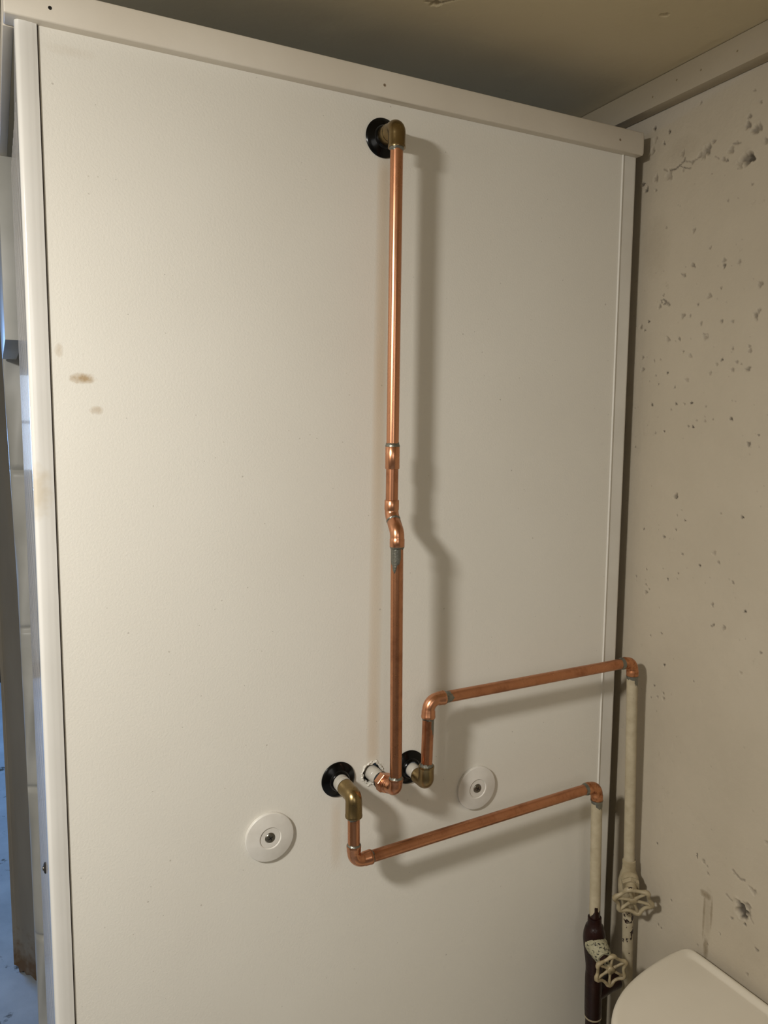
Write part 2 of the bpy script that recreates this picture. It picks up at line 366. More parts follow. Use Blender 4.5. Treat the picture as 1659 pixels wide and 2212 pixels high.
PITS = [(-0.0069,1.9655,0.00272,1),(-0.0348,1.9521,0.00245,1),(-0.026,1.9394,0.00204,1),(-0.1019,1.9074,0.00544,0.6),(-0.0962,1.904,0.00476,0.35),(-0.0903,1.9042,0.0034,0.4),(-0.1636,1.878,0.0068,0.7),(-0.1683,1.8776,0.00612,1),(-0.1544,1.8738,0.00408,0.3),(-0.1648,1.9284,0.00272,0.6),(-0.1632,1.9183,0.00408,0.6),(-0.1742,1.9094,0.00476,0.6),(-0.1798,1.91,0.00408,0.5),(-0.1397,1.8959,0.00408,0.4),(-0.1478,1.9018,0.00272,0.3),(-0.0138,1.895,0.00408,0.5),(-0.0376,1.8929,0.00544,0.3),(0.0039,1.8841,0.0034,0.9),(0.0107,1.8933,0.00272,1),(-0.014,1.8789,0.00204,0.5),(-0.0625,1.8929,0.00204,0.4),(-0.1117,1.9151,0.00272,0.5),(-0.1292,1.8876,0.00272,0.5),(-0.1344,1.8846,0.00204,0.7),(-0.0779,1.899,0.00272,0.5),(-0.0872,1.9721,0.00204,0.5),(-0.1703,1.9575,0.0017,0.5),(-0.18,1.9403,0.00204,0.5),(-0.1912,1.8912,0.0034,0.5),(-0.0604,1.9153,0.0034,0.35),(-0.0038,1.9345,0.00408,0.25),(-0.009,1.9495,0.0034,0.25),(-0.1111,1.8745,0.00136,0.5),(-0.1746,1.8443,0.0017,0.5),(-0.139,1.8337,0.0017,0.4),(-0.0756,1.8918,0.00136,0.3),(-0.0386,1.8991,0.00129,0.75),(-0.0403,1.8989,0.00129,0.75),(-0.042,1.8987,0.00129,0.75),(-0.0437,1.8985,0.00129,0.75),(-0.0454,1.8983,0.00129,0.75),(-0.0471,1.898,0.00129,0.75),(-0.0488,1.8978,0.00129,0.75),(-0.05,1.8984,0.00129,0.75),(-0.0512,1.8989,0.00129,0.75),(-0.0524,1.8994,0.00129,0.75),(-0.0536,1.9,0.00129,0.75),(-0.0548,1.9005,0.00129,0.75),(-0.056,1.901,0.00129,0.75),(-0.0572,1.9015,0.00129,0.75),(-0.0584,1.902,0.00129,0.75),(-0.0597,1.9027,0.00129,0.75),(-0.0611,1.9034,0.00129,0.75),(-0.0625,1.9041,0.00129,0.75),(-0.0638,1.9047,0.00129,0.75),(-0.0641,1.9058,0.00129,0.75),(-0.0644,1.9069,0.00129,0.75),(-0.0646,1.9081,0.00129,0.75),(-0.0586,1.8988,0.00088,0.8),(-0.0603,1.8979,0.00088,0.8),(-0.0621,1.8969,0.00088,0.8),(-0.0638,1.896,0.00088,0.8),(-0.0655,1.8951,0.00088,0.8),(-0.0672,1.8942,0.00088,0.8),(-0.0689,1.8937,0.00088,0.8),(-0.0706,1.8932,0.00088,0.8),(-0.0723,1.8928,0.00088,0.8),(-0.0739,1.8923,0.00088,0.8),(-0.0281,1.9037,0.00116,0.5),(-0.0297,1.9026,0.00116,0.5),(-0.0312,1.9015,0.00116,0.5),(-0.0327,1.9004,0.00116,0.5),(-0.0343,1.8993,0.00116,0.5),(-0.0667,1.9034,0.00116,0.45),(-0.0683,1.9027,0.00116,0.45),(-0.0699,1.9021,0.00116,0.45),(-0.0715,1.9015,0.00116,0.45),(-0.0731,1.9009,0.00116,0.45),(-0.0747,1.9003,0.00116,0.45),(-0.0763,1.8996,0.00116,0.45),(-0.0779,1.899,0.00116,0.45),(-0.0792,1.8993,0.00116,0.45),(-0.0805,1.8996,0.00116,0.45),(-0.0819,1.8999,0.00116,0.45),(-0.0832,1.9002,0.00116,0.45),(-0.0845,1.9004,0.00116,0.45),(-0.0858,1.9007,0.00116,0.45),(-0.0872,1.901,0.00116,0.45),(-0.0884,1.9017,0.00116,0.45),(-0.0897,1.9023,0.00116,0.45),(-0.1429,1.9024,0.00109,0.5),(-0.1445,1.9021,0.00109,0.5),(-0.146,1.9018,0.00109,0.5),(-0.1475,1.9015,0.00109,0.5),(-0.149,1.9012,0.00109,0.5),(-0.1505,1.9009,0.00109,0.5),(-0.152,1.9006,0.00109,0.5),(-0.1536,1.9003,0.00109,0.5),(-0.1149,1.8954,0.00095,0.4),(-0.1162,1.8944,0.00095,0.4),(-0.1175,1.8934,0.00095,0.4),(-0.1189,1.8924,0.00095,0.4),(-0.1202,1.8914,0.00095,0.4),(-0.1215,1.8904,0.00095,0.4),(-0.0368,1.8217,0.0017,0.45),(-0.0862,1.8075,0.00272,0.45),(-0.1149,1.7789,0.00204,0.45),(-0.0879,1.7609,0.00306,0.6),(-0.1387,1.7514,0.00272,0.8),(-0.1382,1.7584,0.00272,0.45),(-0.1618,1.7523,0.00238,0.45),(-0.0728,1.7505,0.00272,0.45),(-0.0464,1.7147,0.00272,0.45),(-0.0314,1.7137,0.00272,0.6),(-0.0375,1.7285,0.00204,0.45),(-0.0742,1.6951,0.0034,0.45),(-0.087,1.6938,0.00204,0.45),(-0.0994,1.7074,0.0017,0.7),(-0.1173,1.7157,0.0034,0.35),(-0.1355,1.7233,0.00177,0.6),(-0.1943,1.719,0.0034,0.45),(-0.1945,1.6865,0.00272,0.45),(-0.1907,1.6807,0.0034,0.6),(-0.1395,1.6803,0.00231,0.6),(-0.1565,1.6779,0.00204,0.45),(-0.1061,1.6813,0.00238,0.45),(-0.0118,1.6947,0.0019,1),(-0.0051,1.6831,0.0015,1),(0.0031,1.6884,0.00272,0.6),(-0.0494,1.6659,0.0034,0.35),(-0.07,1.6643,0.00238,0.6),(-0.114,1.6617,0.0034,0.3),(-0.185,1.6384,0.00272,0.45),(-0.1838,1.644,0.00204,0.45),(-0.1593,1.6434,0.00177,0.6),(-0.0784,1.646,0.0017,0.6),(-0.0905,1.6391,0.00272,0.3),(-0.1433,1.6301,0.0019,0.9),(-0.1837,1.6154,0.00306,0.6),(-0.1606,1.6159,0.00238,0.45),(-0.0517,1.6185,0.00163,1),(-0.0301,1.6163,0.00136,0.6),(-0.066,1.5976,0.00163,0.7),(-0.0358,1.6034,0.00136,0.6),(-0.0252,1.574,0.00204,1),(-0.0702,1.5742,0.00177,1),(-0.0846,1.574,0.00156,0.6),(-0.0968,1.5747,0.0019,1),(-0.0614,1.5668,0.00156,0.45),(-0.1627,1.5525,0.00231,0.9),(-0.0934,1.543,0.0017,0.6),(-0.1015,1.5422,0.0019,1),(-0.051,1.5355,0.00136,1),(-0.0341,1.533,0.0017,0.45),(-0.191,1.5203,0.00272,0.7),(-0.2048,1.5318,0.00156,0.7),(0.0039,1.5123,0.00136,0.8),(-0.1257,1.6133,0.00238,0.35),(-0.0869,1.6067,0.00272,0.3),(-0.0042,1.626,0.00272,0.5),(-0.0028,1.6436,0.00238,0.45),(-0.0257,1.6372,0.0017,0.45),(-0.0376,1.6383,0.00136,0.45),(-0.1215,1.5693,0.00136,0.45),(-0.1072,1.5507,0.00136,0.45),(-0.1213,1.5499,0.0017,0.4),(-0.1341,1.5521,0.00136,0.45),(-0.1354,1.6249,0.00204,0.35),(-0.1666,1.6255,0.00204,0.45),(-0.1733,1.6225,0.00136,0.45),(-0.0352,1.7177,0.00122,0.7),(-0.0345,1.7197,0.00122,0.7),(-0.0339,1.7217,0.00122,0.7),(-0.0359,1.7222,0.00122,0.7),(-0.0379,1.7227,0.00122,0.7),(-0.0396,1.7216,0.00122,0.7),(-0.0413,1.7206,0.00122,0.7),(-0.0431,1.7197,0.00122,0.7),(-0.0425,1.7185,0.00122,0.7),(-0.0419,1.7173,0.00122,0.7),(-0.0413,1.7161,0.00122,0.7),(-0.0388,1.7161,0.00122,0.7),(-0.0422,1.7183,0.00136,0.6),(-0.0437,1.7173,0.00136,0.6),(-0.0453,1.7163,0.00136,0.6),(-0.0468,1.7154,0.00136,0.6),(-0.0483,1.7144,0.00136,0.6),(-0.0499,1.7134,0.00136,0.6),(-0.1107,1.6671,0.00082,0.45),(-0.1123,1.6668,0.00082,0.45),(-0.1139,1.6665,0.00082,0.45),(-0.1155,1.6662,0.00082,0.45),(-0.1172,1.6659,0.00082,0.45),(-0.1188,1.6656,0.00082,0.45),(-0.1188,1.664,0.00082,0.45),(-0.1187,1.6625,0.00082,0.45),(-0.1187,1.661,0.00082,0.45),(-0.1171,1.661,0.00082,0.45),(-0.1154,1.661,0.00082,0.45),(-0.1138,1.661,0.00082,0.45),(-0.1122,1.6609,0.00082,0.45),(-0.0682,1.753,0.00102,0.5),(-0.0697,1.7521,0.00102,0.5),(-0.0712,1.7513,0.00102,0.5),(-0.0727,1.7504,0.00102,0.5),(-0.0741,1.7496,0.00102,0.5),(-0.0756,1.7487,0.00102,0.5),(-0.0779,1.4441,0.0034,0.7),(-0.0784,1.4424,0.00204,0.9),(-0.0958,1.4114,0.00156,1),(-0.0805,1.3967,0.00156,0.8),(-0.0819,1.4176,0.00136,0.45),(-0.0597,1.3835,0.00224,0.7),(-0.0202,1.3905,0.00156,0.8),(-0.1883,1.4259,0.00204,1),(-0.0944,1.3635,0.00177,0.6),(-0.1255,1.3523,0.00177,1),(-0.1559,1.3614,0.00204,0.5),(-0.0295,1.3308,0.00136,0.8),(-0.0094,1.3167,0.00136,0.8),(-0.0703,1.3233,0.00163,1),(-0.0896,1.3351,0.00122,0.7),(-0.1797,1.3384,0.0019,0.6),(-0.0303,1.2959,0.00272,0.5),(-0.0296,1.3074,0.00204,0.4),(-0.0364,1.3018,0.00136,0.7),(-0.1496,1.3021,0.00238,0.6),(-0.2005,1.3039,0.0019,1),(-0.15,1.2727,0.00156,0.7),(-0.1531,1.275,0.0017,0.9),(-0.1699,1.2748,0.00272,0.5),(-0.0431,1.233,0.0015,0.7),(-0.0636,1.2412,0.0017,0.6),(-0.2269,1.2562,0.0019,0.6),(-0.0717,1.1961,0.00177,1),(-0.0547,1.1601,0.0015,0.8),(-0.0727,1.1538,0.00156,0.8),(-0.0498,1.1401,0.00122,0.8),(-0.062,1.1449,0.0017,0.5),(-0.0732,1.146,0.00204,0.5),(-0.1476,1.3727,0.00272,0.25),(-0.1258,1.1883,0.00102,0.6),(-0.1998,1.2218,0.00204,0.3),(-0.1553,1.4277,0.00136,0.5),(-0.0749,0.9227,0.00136,1),(-0.1469,0.9436,0.00122,1),(-0.1471,0.9408,0.00122,1),(-0.1473,0.9386,0.00109,1),(-0.1579,0.9397,0.00204,0.5),(-0.1592,0.9373,0.00204,0.5),(-0.1652,0.9348,0.0015,0.5),(-0.1064,0.8503,0.00136,0.9),(-0.2217,0.9045,0.00816,1),(-0.2251,0.8974,0.00476,1),(-0.2303,0.9139,0.00476,0.45),(-0.2334,0.9061,0.0034,0.3),(-0.2288,0.888,0.00204,0.9),(-0.2083,0.8841,0.00204,0.6),(-0.2479,0.8643,0.00238,0.7),(-0.1917,0.851,0.00136,0.8),(-0.2383,0.939,0.0034,0.35),(-0.2336,0.9411,0.00272,0.3),(-0.0848,0.7988,0.0017,0.6),(-0.0907,0.797,0.00136,0.7),(-0.1727,0.8234,0.0015,0.5),(-0.2526,1.0139,0.00272,0.3),(-0.1564,0.8122,0.00122,0.4),(-0.1669,0.9249,0.00204,0.5),(-0.2366,0.8215,0.00204,0.4),(-0.2058,0.9511,0.0015,0.5),(-0.2069,0.9505,0.0015,0.5),(-0.2079,0.9498,0.0015,0.5),(-0.209,0.9492,0.0015,0.5),(-0.21,0.9485,0.0015,0.5),(-0.2111,0.9479,0.0015,0.5),(-0.2121,0.9473,0.0015,0.5),(-0.2133,0.9469,0.0015,0.5),(-0.2144,0.9465,0.0015,0.5),(-0.2156,0.9461,0.0015,0.5),(-0.2167,0.9457,0.0015,0.5),(-0.2178,0.9453,0.0015,0.5),(-0.219,0.9449,0.0015,0.5),(-0.2206,0.9457,0.0015,0.5),(-0.2222,0.9464,0.0015,0.5),(-0.2238,0.9472,0.0015,0.5),(-0.1982,0.9123,0.00122,0.4),(-0.1992,0.9117,0.00122,0.4),(-0.2003,0.911,0.00122,0.4),(-0.2014,0.9104,0.00122,0.4),(-0.2024,0.9098,0.00122,0.4),(-0.2036,0.9095,0.00122,0.4),(-0.2047,0.9091,0.00122,0.4),(-0.2058,0.9088,0.00122,0.4),(-0.2069,0.9084,0.00122,0.4),(-0.2349,0.9033,0.00095,0.45),(-0.2356,0.9025,0.00095,0.45),(-0.2363,0.9018,0.00095,0.45),(-0.237,0.901,0.00095,0.45),(-0.2377,0.9002,0.00095,0.45),(-0.2384,0.8994,0.00095,0.45),(-0.2391,0.8986,0.00095,0.45),(-0.2398,0.8979,0.00095,0.45),(-0.2405,0.8971,0.00095,0.45),(-0.2412,0.8963,0.00095,0.45)]
rp = random.Random(5)
for _ in range(140):   # the finest pinholes, too small to place one by one
    PITS.append((rp.uniform(-.25, .03), rp.uniform(1.3, 1.88) if rp.random() < .75 else rp.uniform(.8, 1.3), rp.uniform(.0006, .0011), rp.uniform(.15, .4)))
relief('wall_right', -.30, .10, .70, 1.99, .0013, lambda U, V, D: np.stack([W + D, U, V], -1), PITS, (-2.6, 4.3, 0.0, ZC + .02), 'wall', .0006)
cp = []
def pl(P, r, d):
    for (a, b), (c, e) in zip(P[:-1], P[1:]):
        k = max(2, int(math.hypot(c - a, e - b) / .0016))
        for i in range(k): cp.append((a + (c - a) * i / k, b + (e - b) * i / k, r, d))
pl([(.428, -.045), (.436, -.048), (.446, -.052), (.456, -.064)], .0016, .55)
pl([(.438, -.046), (.444, -.049)], .0038, .6); pl([(.456, -.064), (.4615, -.078)], .0013, .8)
cp += [(.4602, -.0925, .0016, .8), (.464, -.092, .0012, .7), (.470, -.103, .002, .4), (.462, -.069, .0016, .4), (.6906, -.1511, .0035, .35), (.686, -.150, .002, .3)]
relief('ceiling', .25, .80, -.28, .12, .0016, lambda U, V, D: np.stack([U, V, ZC + D], -1), cp, (-.80, W + .03, -2.6, 4.3), 'ceiling', .0005)
structure('floor', B((-2.4, -2.6, -.05), (W + .02, 4.3, 0)), 'floor')
structure('wall_left', B((-.86, -2.6, 0), (-.78, 1.46, ZC)), 'left_wall')
structure('wall_front', B((-.86, -2.66, 0), (W + .02, -2.58, ZC)), 'left_wall')
structure('wall_partition', B((.05, 1.40, 0), (W, 1.50, ZC)), 'left_wall')
# back room: far wall with the window opening
WX0, WX1, WZ0, WZ1 = -.95, -.10, 1.235, 1.87
bm = bmesh.new()
VX0, VX1 = -2.10, -1.20
for a, b in (((-2.4, 0), (VX0, ZC)), ((VX1, 0), (WX0, ZC)), ((VX0, 0), (VX1, WZ0)), ((VX0, WZ1), (VX1, ZC)), ((WX1, 0), (W, ZC)), ((WX0, 0), (WX1, WZ0)), ((WX0, WZ1), (WX1, ZC))):
    box(bm, (a[0], 4.20, a[1]), (b[0], 4.34, b[1]))
structure('wall_back', bm, 'wall_back')
structure('wall_back_room_left', B((-2.46, 1.46, 0), (-2.4, 4.3, ZC)), 'wall_back')
structure('ceiling_back_room', B((-2.4, 1.46, ZC + .001), (-.80, 4.3, ZC + .05)), 'ceiling')
structure('wall_return', B((-2.4, 1.40, 0), (-.78, 1.50, ZC)), 'wall_back')
structure('added_lintel', B((-.78, 1.41, 1.76), (-.044, 1.50, ZC)), 'left_wall')  # added out of view, keeps back room light off the front ceiling
win = finish('window_1', B((WX0, 4.24, WZ0), (WX1, 4.28, WZ0 + .035), .003), 'frame'); win['kind'] = 'structure'
for nm, a, b in (('window_frame', (WX0, 4.24, WZ1 - .035), (WX1, 4.28, WZ1)), ('window_frame', (WX0, 4.24, WZ0), (WX0 + .035, 4.28, WZ1)),
                 ('window_frame', (WX1 - .012, 4.24, WZ0), (WX1, 4.28, WZ1)), ('glazing_bar', (WX0, 4.235, 1.548), (WX1, 4.275, 1.566))):
    finish(nm, B(a, b, .003), 'frame', win)
for z0, z1 in ((WZ0 + .035, 1.548), (1.566, WZ1 - .035)): finish('window_pane', B((WX0 + .035, 4.256, z0), (WX1 - .012, 4.260, z1)), 'glass', win, smooth=False)
w2 = finish('added_window', B((VX0, 4.24, WZ0), (VX1, 4.28, WZ0 + .035), .003), 'frame'); w2['kind'] = 'structure'  # added out of view, a frame for the extra blue floor light
for a, b in (((VX0, WZ1 - .035), (VX1, WZ1)), ((VX0, WZ0), (VX0 + .035, WZ1)), ((VX1 - .035, WZ0), (VX1, WZ1))): finish('window_frame', B((a[0], 4.24, a[1]), (b[0], 4.28, b[1]), .003), 'frame', w2)
finish('window_pane', B((VX0 + .035, 4.256, WZ0 + .035), (VX1 - .035, 4.260, WZ1 - .035)), 'glass', w2, smooth=False)
structure('base_strip_back', B((-2.4, 4.17, 0), (W, 4.20, .09), .004), simple('dark_base_strip', '2A2B2C', '35363A', .6))  # dark strip along the foot of the far wall
# door jamb at the end of the partition, rotten and ragged at its foot
bm = bmesh.new(); jx0, jx1, jy0, jy1 = -.044, .052, 1.40, 1.515
foot = [(jx0, .028), (jx0 + .010, .020), (jx0 + .013, .001), (jx0 + .024, .012), (jx0 + .030, .004), (jx0 + .040, .010), (jx0 + .052, 0), (jx1, 0)]
out = foot + [(jx1, ZC), (jx0, ZC)]
va = [bm.verts.new((x, jy0 - .13 * max(0, (x - jx0 - .012)) / (jx1 - jx0), z)) for x, z in out]; vb = [bm.verts.new((x, jy1, z)) for x, z in out]
bm.faces.new(va); bm.faces.new(vb[::-1])
for i in range(len(out)): bm.faces.new((va[i], vb[i], vb[(i+1) % len(out)], va[(i+1) % len(out)]))
jamb = structure('door_1', bm, 'jamb')
finish('door_stop', B((jx0 + .004, 1.3985, .03), (jx0 + .018, 1.4035, ZC - .01), .002), 'jamb', jamb)
# timber batten along the top of the right wall
bm = bmesh.new(); box(bm, (.8045, -2.5, 1.984), (W - .0012, 1.39, ZC - .0005), .0012)
batten = structure('trim_1', bm, simple('batten_paint', '9C8F78', 'A4977F', .6, scale=12, stretch=(1, .2, 1), bump=(160, .25, .001)), smooth=True)
for y in (-.105, -.065, -.023, -.16):
    finish('nail_head', lathe(bmesh.new(), (.8047, y, 2.002 + .004 * math.sin(y * 60)), (-1, 0, 0), [(0, .0016), (.0004, .0013)], 12), simple('nail_spot', '7C6E52'), batten)

# ------------------------------------------------------------ shower cabin seen from behind
CABL = 'white shower cabin with plain plastic back panel standing beside the concrete wall'
cab = thing('shower_cabin', CABL, 'shower', (.40, .40, 0))
# back panel with the pipe holes
holes = [(.3965, 1.8815, .0125), (.3396, 1.0919, .0125), (.3885, 1.0900, .0128), (.4427, 1.0880, .0125)]
bm = bmesh.new(); E = []
def loop(pts, y):
    vs = [bm.verts.new((x, y, z)) for x, z in pts]; es = [bm.edges.new((vs[i], vs[(i+1) % len(vs)])) for i in range(len(vs))]; return vs, es
px0, px1, pz0, pz1 = .0212, .7745, .06, 1.950
vo, eo = loop([(px0, pz0), (px1, pz0), (px1, pz1), (px0, pz1)], 0); E += eo; H = []
rh = random.Random(11)
for hx, hz, hr in holes:
    k = 40; rag = (hx == .3885)
    vs, es = loop([(hx + hr * math.cos(2*PI*i/k) * (rh.uniform(.9, 1.12) if rag else 1), hz + hr * math.sin(2*PI*i/k) * (rh.uniform(.9, 1.12) if rag else 1)) for i in range(k)], 0)
    E += es; H.append(vs)
bmesh.ops.triangle_fill(bm, use_beauty=True, use_dissolve=False, edges=E)
g = bmesh.ops.extrude_face_region(bm, geom=list(bm.faces)); bmesh.ops.translate(bm, verts=[v for v in g['geom'] if isinstance(v, bmesh.types.BMVert)], vec=(0, .004, 0))
finish('back_panel', bm, 'panel', cab, smooth=False)
# left corner profile: rounded outer corner, shallow flutes on the face, groove beside the panel
def profile_extrude(name, sec, z0, z1, mat, parent, angle=30, label=None):
    bm = bmesh.new(); a = [bm.verts.new((x, y, z0)) for x, y in sec]; b = [bm.verts.new((x, y, z1)) for x, y in sec]; k = len(sec)
    for i in range(k): bm.faces.new((a[i], a[(i+1) % k], b[(i+1) % k], b[i]))
    bm.faces.new(a[::-1]); bm.faces.new(b); return finish(name, bm, mat, parent, angle=angle, label=label)
sec = [(.0202, .012), (.0202, .0), (.0198, -.0026), (.0165, -.0032), (.0150, -.0037), (.0128, -.0037), (.0110, -.0042), (.0070, -.0044)]
for i in range(9):
    t = PI/2 + i / 8 * PI/2; sec.append((.0048 + .0048 * math.cos(t), .0004 - .0048 * math.sin(t)))
sec += [(0, .012)]
profile_extrude('corner_profile', sec, .05, 1.9255, 'profile', cab, angle=20)
# side of the cabin: glossy strip with fine upright ridges, its top corner cut away
sec = [(.012, .012), (.0, .012)]
y = .012
for k in range(9):
    y0 = .016 + k * .027
    sec += [(0.0, y0 + .017), (.0010, y0 + .0185), (.0010, y0 + .0225), (0.0, y0 + .024)]
sec += [(0, .262), (.012, .262)]
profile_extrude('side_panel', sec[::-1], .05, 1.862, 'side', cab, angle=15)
bm = bmesh.new()   # sloping remnant above the side panel
va = [(.0002, .012, 1.862), (.0002, .10, 1.862), (.0002, .045, 1.900), (.0002, .012, 1.925)]
A = [bm.verts.new(v) for v in va]; Q = [bm.verts.new((.010, v[1], v[2])) for v in va]
bm.faces.new(A); bm.faces.new(Q[::-1])
for i in range(4): bm.faces.new((A[i], A[(i+1) % 4], Q[(i+1) % 4], Q[i]))
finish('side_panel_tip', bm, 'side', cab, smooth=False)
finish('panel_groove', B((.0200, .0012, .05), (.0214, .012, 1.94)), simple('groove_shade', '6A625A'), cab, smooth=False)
# right edge profile with a raised bead
sec = [(.7745, .012), (.7745, -.0006), (.7752, -.0020), (.7762, -.0020), (.7772, -.0004), (.7985, -.0004)]
for i in range(7):
    t = i / 6 * PI/2; sec.append((.7985 + .0045 * math.sin(t), .0041 - .0045 * math.cos(t)))
sec += [(.803, .012)]
profile_extrude('edge_profile', sec, .05, 1.9265, 'profile_matt', cab, angle=30)
finish('side_wall', B((.792, .012, .05), (.7995, .80, 1.94)), 'profile_matt', cab, smooth=False, label='right-hand white side wall')
# top rail: flat cap strip running over the panel, returning down both sides
bm = B((-.0090, -.012, 1.9230), (.8030, .014, 1.9540), .0016); finish('top_rail', bm, 'trim', cab, angle=60)
bm = B((-.0095, .0145, 1.9226), (.0004, .80, 1.9540), .0006); finish('top_rail', bm, 'trim', cab, angle=60)
bm = B((.793, .0145, 1.9238), (.801, .80, 1.9540), .001); finish('top_rail', bm, 'trim', cab, angle=60)
bm = B((.8028, -.0095, 1.9265), (.8060, .02, 1.9520), .001); finish('rail_end_cap', bm, 'trim', cab, angle=60)
finish('shower_tray', B((0, .005, 0), (.80, .80, .05), .006), 'profile_matt', cab)
finish('front_post', B((.024, .775, .05), (.044, .80, 1.94), .002), 'profile_matt', cab)
finish('header_board', B((-.0128, .42, 1.662), (.0115, .795, 1.9225), .0006), 'curtain', cab, angle=60)
for x, z in ((.0317, 1.9361), (.3926, 1.9367), (.7587, 1.9370)):
    finish('rail_screw', lathe(bmesh.new(), (x, -.0119, z), (0, -1, 0), [(0, .0019), (.0003, .0017), (.0003, .0008), (.0001, .0005)], 16), 'dark_hole' if x < .1 else simple('painted_screw_head', '8C7B66'), cab)
sd = finish('side_screw', lathe(bmesh.new(), (-.0002, .0795, 1.019), (-1, 0, 0), [(0, .0065), (.0012, .0062), (.0020, .0045), (.0022, .003)], 20), 'dark_hole', cab)
finish('screw_head', lathe(bmesh.new(), (-.0022, .0795, 1.019), (-1, 0, 0), [(0, .0032), (.0010, .0028), (.0016, .001)], 16), 'screw', sd)

# ------------------------------------------------------------ shower curtain hanging by the cabin's left side
bm = bmesh.new(); NZ, NU = 420, 40; V = []
cre = [1.766, 1.449, 1.130, .792, .47]
def xleft(z):
    return float(np.interp(z, [.10, .54, .70, 1.23, 1.73, 1.92], [.0003, 0, -.0004, -.0036, -.0138, -.0185]))
for i in range(NZ + 1):
    z = .10 + (1.921 - .10) * i / NZ; xl = xleft(z); row = []
    kk = sum(math.exp(-((z - c) / .005) ** 2) for c in cre)
    for j in range(NU + 1):
        t = j / NU
        if t < .45:    # leading fold, across the gap
            s = t / .45; x = .0230 + (xl - .0230) * (math.sin(s * PI / 2)); yy = .806 + .015 * (1 - math.cos(s * PI / 2)) 
        else:
            s = (t - .45) / .55; x = xl + .12 * s + .010 * math.sin(s * 14 + z * 1.2) * min(1, s * 3); yy = .821 + .03 * s
        yy += .004 * math.sin(z * 9 + t * 5) + .003 * math.sin(z * 23 + t * 9) + .009 * kk
        x += (.0012 * math.sin(z * 17 + t * 7) if t > .45 else 0)
        row.append(bm.verts.new((x, yy, z)))
    V.append(row)
for i in range(NZ):
    for j in range(NU): bm.faces.new((V[i][j], V[i][j+1], V[i+1][j+1], V[i+1][j]))
cur = thing('shower_curtain', "grey-white plastic shower curtain with fold creases, hanging just past the cabin's left edge", 'curtain', (0, .90, .10))
o = finish('curtain_sheet', bm, 'curtain', cur, angle=80)
md = o.modifiers.new('thickness', 'SOLIDIFY'); md.thickness = .0006; md.offset = 0
finish('hem', tube(bmesh.new(), [V0 for V0 in [(xleft(1.92) + .12 * s + .010 * math.sin(s * 14 + 1.92 * 1.2) * min(1, s * 3), .821 + .03 * s, 1.920) for s in [k / 24 for k in range(25)]]], .0016, 8), 'curtain', cur)

# ------------------------------------------------------------ wall flanges (black escutcheons)
def flange(x, z, lab):
    t = thing('pipe_flange', lab, 'flange', (x, -.001, z), 'black round pipe flanges on the panel')
    r = .0228
    finish('dished_plate', lathe(bmesh.new(), (x, -.0004, z), (0, -1, 0), [(0, r - .0008), (0, r), (.0012, r), (.0024, r - .0012), (.0040, r - .0045), (.0055, .0150), (.0060, .0138), (.0078, .0130), (.0092, .0118), (.0094, .0108), (.0090, .0102), (0, .0102)], 64, cap=False), 'black_plastic', t, angle=25)
    return t
flange(.3965, 1.8815, 'black round flange around the brass elbow high under the top rail')
flange(.3396, 1.0919, 'black round flange left of the torn hole, behind the lower left brass elbow')
flange(.4427, 1.0880, 'black round flange just right of the long upright copper pipe, near its bottom end')

# ------------------------------------------------------------ cover caps with a screw
def cap(x, z, r, rot, lab):
    t = thing('cover_cap', lab, 'cap', (x, -.0008, z), 'white round cover caps screwed to the panel')
    bm = bmesh.new(); lathe(bm, (x, -.0003, z), (0, -1, 0), [(0, r), (.0036, r), (.0042, r - .0007), (.0044, r - .0014), (.0060, .0140), (.0058, .0134), (.0046, .0128), (.0050, .0120), (.0050, .0068), (.0042, .0062)], 72)
    finish('disc', bm, 'cap', t, angle=22)
    s = finish('screw', lathe(bmesh.new(), (x, -.0042, z), (0, -1, 0), [(0, .0062), (.0010, .0061), (.0017, .0054), (.0020, .0040)], 24), 'screw', t, angle=30)
    bm = bmesh.new()
    for a in (rot, rot + PI/2):
        c, sn = math.cos(a), math.sin(a); q = [(.0034, .0006), (-.0034, .0006), (-.0034, -.0006), (.0034, -.0006)]
        lo = [bm.verts.new((x + u * c - v * sn, -.0056, z + u * sn + v * c)) for u, v in q]; hi = [bm.verts.new((v.co.x, -.0064, v.co.z)) for v in lo]
        bm.faces.new(lo[::-1]); bm.faces.new(hi)
        for i in range(4): bm.faces.new((lo[i], lo[(i+1) % 4], hi[(i+1) % 4], hi[i]))
    finish('cross_slot', bm, 'dark_hole', s, smooth=False)
cap(.2476, 1.0378, .0308, .5, 'white round cap with a dark screw, left of all the copper pipes')
cap(.5498, 1.0369, .0308, 1.0, 'white round cap with a screw, right of the pipes and half in a pipe shadow')

# ------------------------------------------------------------ ragged hole with the centre outlet
t = thing('torn_hole', 'torn ragged hole in the white panel around a white plastic tube', 'hole', (.3885, -.0005, 1.09))
bm = bmesh.new(); k = 56; rn = random.Random(21); IN, MID, OUT = [], [], []
for i in range(k):
    a = 2 * PI * i / k; c, s = math.cos(a), math.sin(a); j = rn.uniform(-1, 1)
    r0 = .0128 + j * .0009; r1 = .0146 + rn.uniform(-.0006, .001); r2 = .0162 + rn.uniform(-.0011, .0018)
    IN.append(bm.verts.new((.3885 + r0 * c, .0030, 1.09 + r0 * s))); MID.append(bm.verts.new((.3885 + r1 * c, -.0006 - abs(rn.gauss(0, .0011)), 1.09 + r1 * s))); OUT.append(bm.verts.new((.3885 + r2 * c, .0003, 1.09 + r2 * s)))
for A, Q in ((IN, MID), (MID, OUT)):
    for i in range(k): bm.faces.new((A[i], A[(i+1) % k], Q[(i+1) % k], Q[i]))
finish('ragged_rim', bm, 'torn', t, smooth=False)
